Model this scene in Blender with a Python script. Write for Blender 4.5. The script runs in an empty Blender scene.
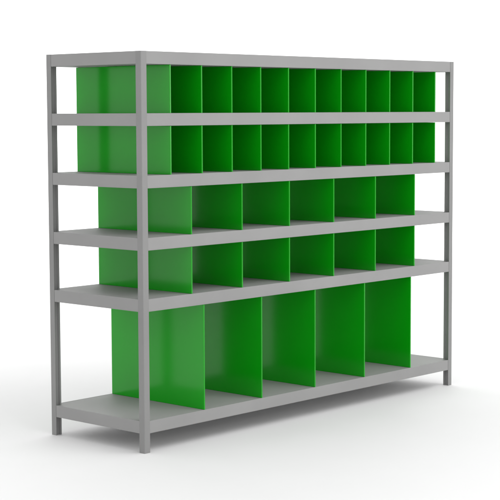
import bpy, bmesh, math
from mathutils import Vector, Matrix

scene = bpy.context.scene
C = scene.collection

# ------------------------------------------------------------------ camera
cam_data = bpy.data.cameras.new('camera')
cam = bpy.data.objects.new('camera', cam_data)
C.objects.link(cam)
YAW, PITCH, ROLL = 0.82744, 0.0882, -0.00418
fwd = Vector((math.sin(YAW) * math.cos(PITCH), math.cos(YAW) * math.cos(PITCH), -math.sin(PITCH)))
r0 = Vector((math.cos(YAW), -math.sin(YAW), 0))
u0 = r0.cross(fwd)
right = math.cos(ROLL) * r0 + math.sin(ROLL) * u0
up = -math.sin(ROLL) * r0 + math.cos(ROLL) * u0
m = Matrix((right, up, -fwd)).transposed().to_4x4()
m.translation = Vector((-5.28973, -5.58228, 1.69895))
cam.matrix_world = m
cam_data.sensor_width = 36.0
cam_data.lens = 36.0 * 1560.03 / 500.0
cam_data.clip_start = 0.1
cam_data.clip_end = 500
scene.camera = cam

# ------------------------------------------------------------------ light
world = bpy.data.worlds.new('World')
scene.world = world
world.use_nodes = True
bg = world.node_tree.nodes['Background']
bg.inputs['Color'].default_value = (1, 1, 1, 1)
bg.inputs['Strength'].default_value = 1.0
scene.view_settings.view_transform = 'Standard'
scene.view_settings.look = 'None'
scene.view_settings.gamma = 1.0
scene.view_settings.exposure = 0.0


def area_lamp(name, loc, target, size, size_y, power):
    d = bpy.data.lights.new(name, 'AREA')
    d.shape = 'RECTANGLE'
    d.size, d.size_y, d.energy = size, size_y, power
    o = bpy.data.objects.new(name, d)
    C.objects.link(o)
    o.location = loc
    o.rotation_euler = (Vector(target) - Vector(loc)).to_track_quat('-Z', 'Y').to_euler()
    return o


# a soft box in front of the rack to the right, a wide one overhead in front, one that lights the backdrop
area_lamp('key_softbox', (5.0, -7.5, 2.3), (1.3, 0.0, 0.7), 4.0, 2.6, 135)
area_lamp('overhead_softbox', (1.0, -4.5, 7.0), (0.8, -1.8, 0.0), 6.0, 4.0, 150)
area_lamp('background_lamp', (9.34, 7.86, 13.0), (13.7, 11.96, 8.0), 34.0, 5.0, 4600)


# ------------------------------------------------------------------ materials
def new_mat(name):
    mt = bpy.data.materials.new(name)
    mt.use_nodes = True
    return mt, mt.node_tree, mt.node_tree.nodes['Principled BSDF']


def paint(name, col, rough, bump=0.04, scale=260.0, spec=0.5, var=0.05):
    mt, nt, p = new_mat(name)
    p.inputs['Roughness'].default_value = rough
    p.inputs['Specular IOR Level'].default_value = spec
    tc = nt.nodes.new('ShaderNodeTexCoord')
    # slow, faint unevenness of the coating
    n1 = nt.nodes.new('ShaderNodeTexNoise')
    n1.inputs['Scale'].default_value = 2.3
    n1.inputs['Detail'].default_value = 5
    nt.links.new(tc.outputs['Object'], n1.inputs['Vector'])
    mr = nt.nodes.new('ShaderNodeMapRange')
    mr.inputs['From Min'].default_value = 0.3
    mr.inputs['From Max'].default_value = 0.7
    mr.inputs['To Min'].default_value = 1 - var
    mr.inputs['To Max'].default_value = 1 + var
    nt.links.new(n1.outputs['Fac'], mr.inputs['Value'])
    mul = nt.nodes.new('ShaderNodeVectorMath')
    mul.operation = 'SCALE'
    mul.inputs[0].default_value = col
    nt.links.new(mr.outputs['Result'], mul.inputs['Scale'])
    nt.links.new(mul.outputs['Vector'], p.inputs['Base Color'])
    n2 = nt.nodes.new('ShaderNodeTexNoise')
    n2.inputs['Scale'].default_value = scale
    n2.inputs['Detail'].default_value = 2
    nt.links.new(tc.outputs['Object'], n2.inputs['Vector'])
    b = nt.nodes.new('ShaderNodeBump')
    b.inputs['Strength'].default_value = bump
    b.inputs['Distance'].default_value = 0.002
    nt.links.new(n2.outputs['Fac'], b.inputs['Height'])
    nt.links.new(b.outputs['Normal'], p.inputs['Normal'])
    return mt


M_shelf = paint('grey_coated_steel', (0.302, 0.300, 0.298), 0.6, spec=0.1)
M_post = paint('shaded_grey_coated_steel', (0.258, 0.257, 0.255), 0.55, spec=0.2)  # same grey steel as the shelves, shading of the posts put into the colour
M_green = paint('green_gloss_sheet', (0.002, 0.34, 0.004), 0.155, bump=0.012, spec=0.47)
M_floor = paint('white_studio_floor', (0.79, 0.79, 0.79), 0.7, bump=0.01, scale=40, spec=0.1, var=0.006)


# ------------------------------------------------------------------ helpers
def link(name, bm, mat, parent=None, bevel=0.0, seg=2):
    me = bpy.data.meshes.new(name)
    if bevel:
        bmesh.ops.bevel(bm, geom=[e for e in bm.edges], offset=bevel, segments=seg,
                        profile=0.5, affect='EDGES', clamp_overlap=True)
    bmesh.ops.recalc_face_normals(bm, faces=bm.faces[:])
    bm.to_mesh(me)
    bm.free()
    me.materials.append(mat)
    o = bpy.data.objects.new(name, me)
    C.objects.link(o)
    if parent:
        o.parent = parent
    return o


def add_box(bm, x0, x1, y0, y1, z0, z1):
    v = [bm.verts.new((x, y, z)) for x in (x0, x1) for y in (y0, y1) for z in (z0, z1)]
    for f in ((0, 1, 3, 2), (4, 6, 7, 5), (0, 4, 5, 1), (2, 3, 7, 6), (0, 2, 6, 4), (1, 5, 7, 3)):
        bm.faces.new([v[i] for i in f])


def extrude_outline(bm, pts, z0, z1):
    lo = [bm.verts.new((x, y, z0)) for x, y in pts]
    hi = [bm.verts.new((x, y, z1)) for x, y in pts]
    n = len(pts)
    for i in range(n):
        bm.faces.new((lo[i], lo[(i + 1) % n], hi[(i + 1) % n], hi[i]))
    bm.faces.new(lo[::-1])
    bm.faces.new(hi)


# ------------------------------------------------------------------ the setting
# a white studio sweep: the floor runs back behind the rack and curves up into the backdrop
VX, VY = math.sin(0.82), math.cos(0.82)          # the way the sweep runs back
OX, OY = 1.3, 0.36                               # centre of the rack
HALF = 45.0


def sweep_sheet(name, profile, smooth):
    bm = bmesh.new()
    rows = []
    for s_, z in profile:
        rows.append([bm.verts.new((OX + VX * s_ + VY * t, OY + VY * s_ - VX * t, z)) for t in (-HALF, HALF)])
    for a_, b_ in zip(rows, rows[1:]):
        f = bm.faces.new((a_[0], a_[1], b_[1], b_[0]))
        f.smooth = smooth
    o = link(name, bm, M_floor)
    o['kind'] = 'structure'


BACK, RAD = 12.0, 5.0
sweep_sheet('floor', [(-30.0, 0.0), (BACK, 0.0)], False)
sweep_sheet('backdrop', [(BACK + RAD * math.sin(math.radians(q)), RAD - RAD * math.cos(math.radians(q)))
                         for q in range(0, 91, 5)] + [(BACK + RAD, 16.0)], True)

# ------------------------------------------------------------------ the rack
W, D, H = 2.6346, 0.714, 2.0
PF = 0.0376          # flange width of the angle posts
T = 0.0025           # sheet thickness
LH = 0.0626          # height of the shelf edge
LEVELS = [2.0, 1.6952, 1.3879, 1.0793, 0.7741, 0.1609]

rack = bpy.data.objects.new('shelving_rack', None)
C.objects.link(rack)
rack['label'] = 'wide grey steel shelving rack with six shelves and rows of upright green dividers'
rack['category'] = 'shelving rack'


def post_outline():
    """square post section: closed outer faces with rounded edges, a groove in each inner face"""
    r, n, e, dp, lip = 0.004, 5, 0.0022, 0.009, 0.0095
    a, b = PF - lip, PF - dp  # grooves added to the section so the inner faces fall into shade
    out = [(PF, 0.0)]
    for i in range(n + 1):
        t = math.radians(270 - 90 * i / n)
        out.append((r + r * math.cos(t), r + r * math.sin(t)))
    out += [(0.0, PF), (e, PF), (e, b), (a, b), (a, PF), (PF, PF), (PF, a), (b, a), (b, e), (PF, e)]
    return out


ol = post_outline()
for cx, cy, sx, sy in ((0, 0, 1, 1), (W, 0, -1, 1), (0, D, 1, -1), (W, D, -1, -1)):
    bm = bmesh.new()
    pts = [(cx + sx * x, cy + sy * y) for x, y in ol]
    extrude_outline(bm, pts, 0.0, H)
    link('post', bm, M_post, rack)


def channel(bm, z, run):
    """folded shelf edge: upright face, return along the bottom; run maps (inset, height) to its two ends"""
    prof = [(0, z), (0, z - LH), (0.022, z - LH), (0.022, z - LH + 0.0022), (0.0022, z - LH + 0.0022), (0.0022, z)]
    ends = [[bm.verts.new(run(p, q, k)) for p, q in prof] for k in (0, 1)]
    k = len(prof)
    for i in range(k):
        bm.faces.new((ends[0][i], ends[0][(i + 1) % k], ends[1][(i + 1) % k], ends[1][i]))
    bm.faces.new(ends[0][::-1])
    bm.faces.new(ends[1])


g = 0.0010           # the shelf edges sit a hair inside the outer faces of the posts
c = PF + 0.0006      # and stop against them
for z in LEVELS:
    bm = bmesh.new()
    i0 = g + 0.0026
    outline = [(c, i0), (W - c, i0), (W - c, c), (W - i0, c), (W - i0, D - c), (W - c, D - c),
               (W - c, D - i0), (c, D - i0), (c, D - c), (i0, D - c), (i0, c), (c, c)]
    extrude_outline(bm, outline, z - 0.004, z - 0.0008)
    add_box(bm, c, W - c, g + 0.0226, D - g - 0.0226, z - LH + 0.0006, z - LH + 0.0018)   # closed underneath
    sh = link('shelf', bm, M_shelf, rack)
    for y0, d in ((g, 1), (D - g, -1)):
        bm = bmesh.new()
        channel(bm, z, lambda p, q, k: ((c, W - c)[k], y0 + d * p, q))
        link('beam', bm, M_shelf, sh, bevel=0.0006, seg=1)
    for x0, d in ((g, 1), (W - g, -1)):
        bm = bmesh.new()
        channel(bm, z, lambda p, q, k: (x0 + d * p, (c, D - c)[k], q))
        link('end_beam', bm, M_shelf, sh, bevel=0.0006, seg=1)

# ------------------------------------------------------------------ dividers
TH = 0.008
ROWS = [(11, 1.3265, 0.2243), (11, 1.3265, 0.2243), (6, 1.297, 0.3795), (6, 1.297, 0.3795), (5, 1.323, 0.4442)]
for i, (n, mid, step) in enumerate(ROWS):
    top, bot = LEVELS[i] - LH - 0.0008, LEVELS[i + 1] - 0.0006
    bm = bmesh.new()
    add_box(bm, -TH / 2, TH / 2, 0.0, D - 2 * g - 0.006, 0.0, top - bot)
    first = link('divider', bm, M_green, rack, bevel=0.0015, seg=2)
    for k in range(n):
        o = first if k == 0 else first.copy()
        if k:
            C.objects.link(o)
            o.parent = rack
        o.location = (mid + (k - (n - 1) / 2) * step, g + 0.003, bot)
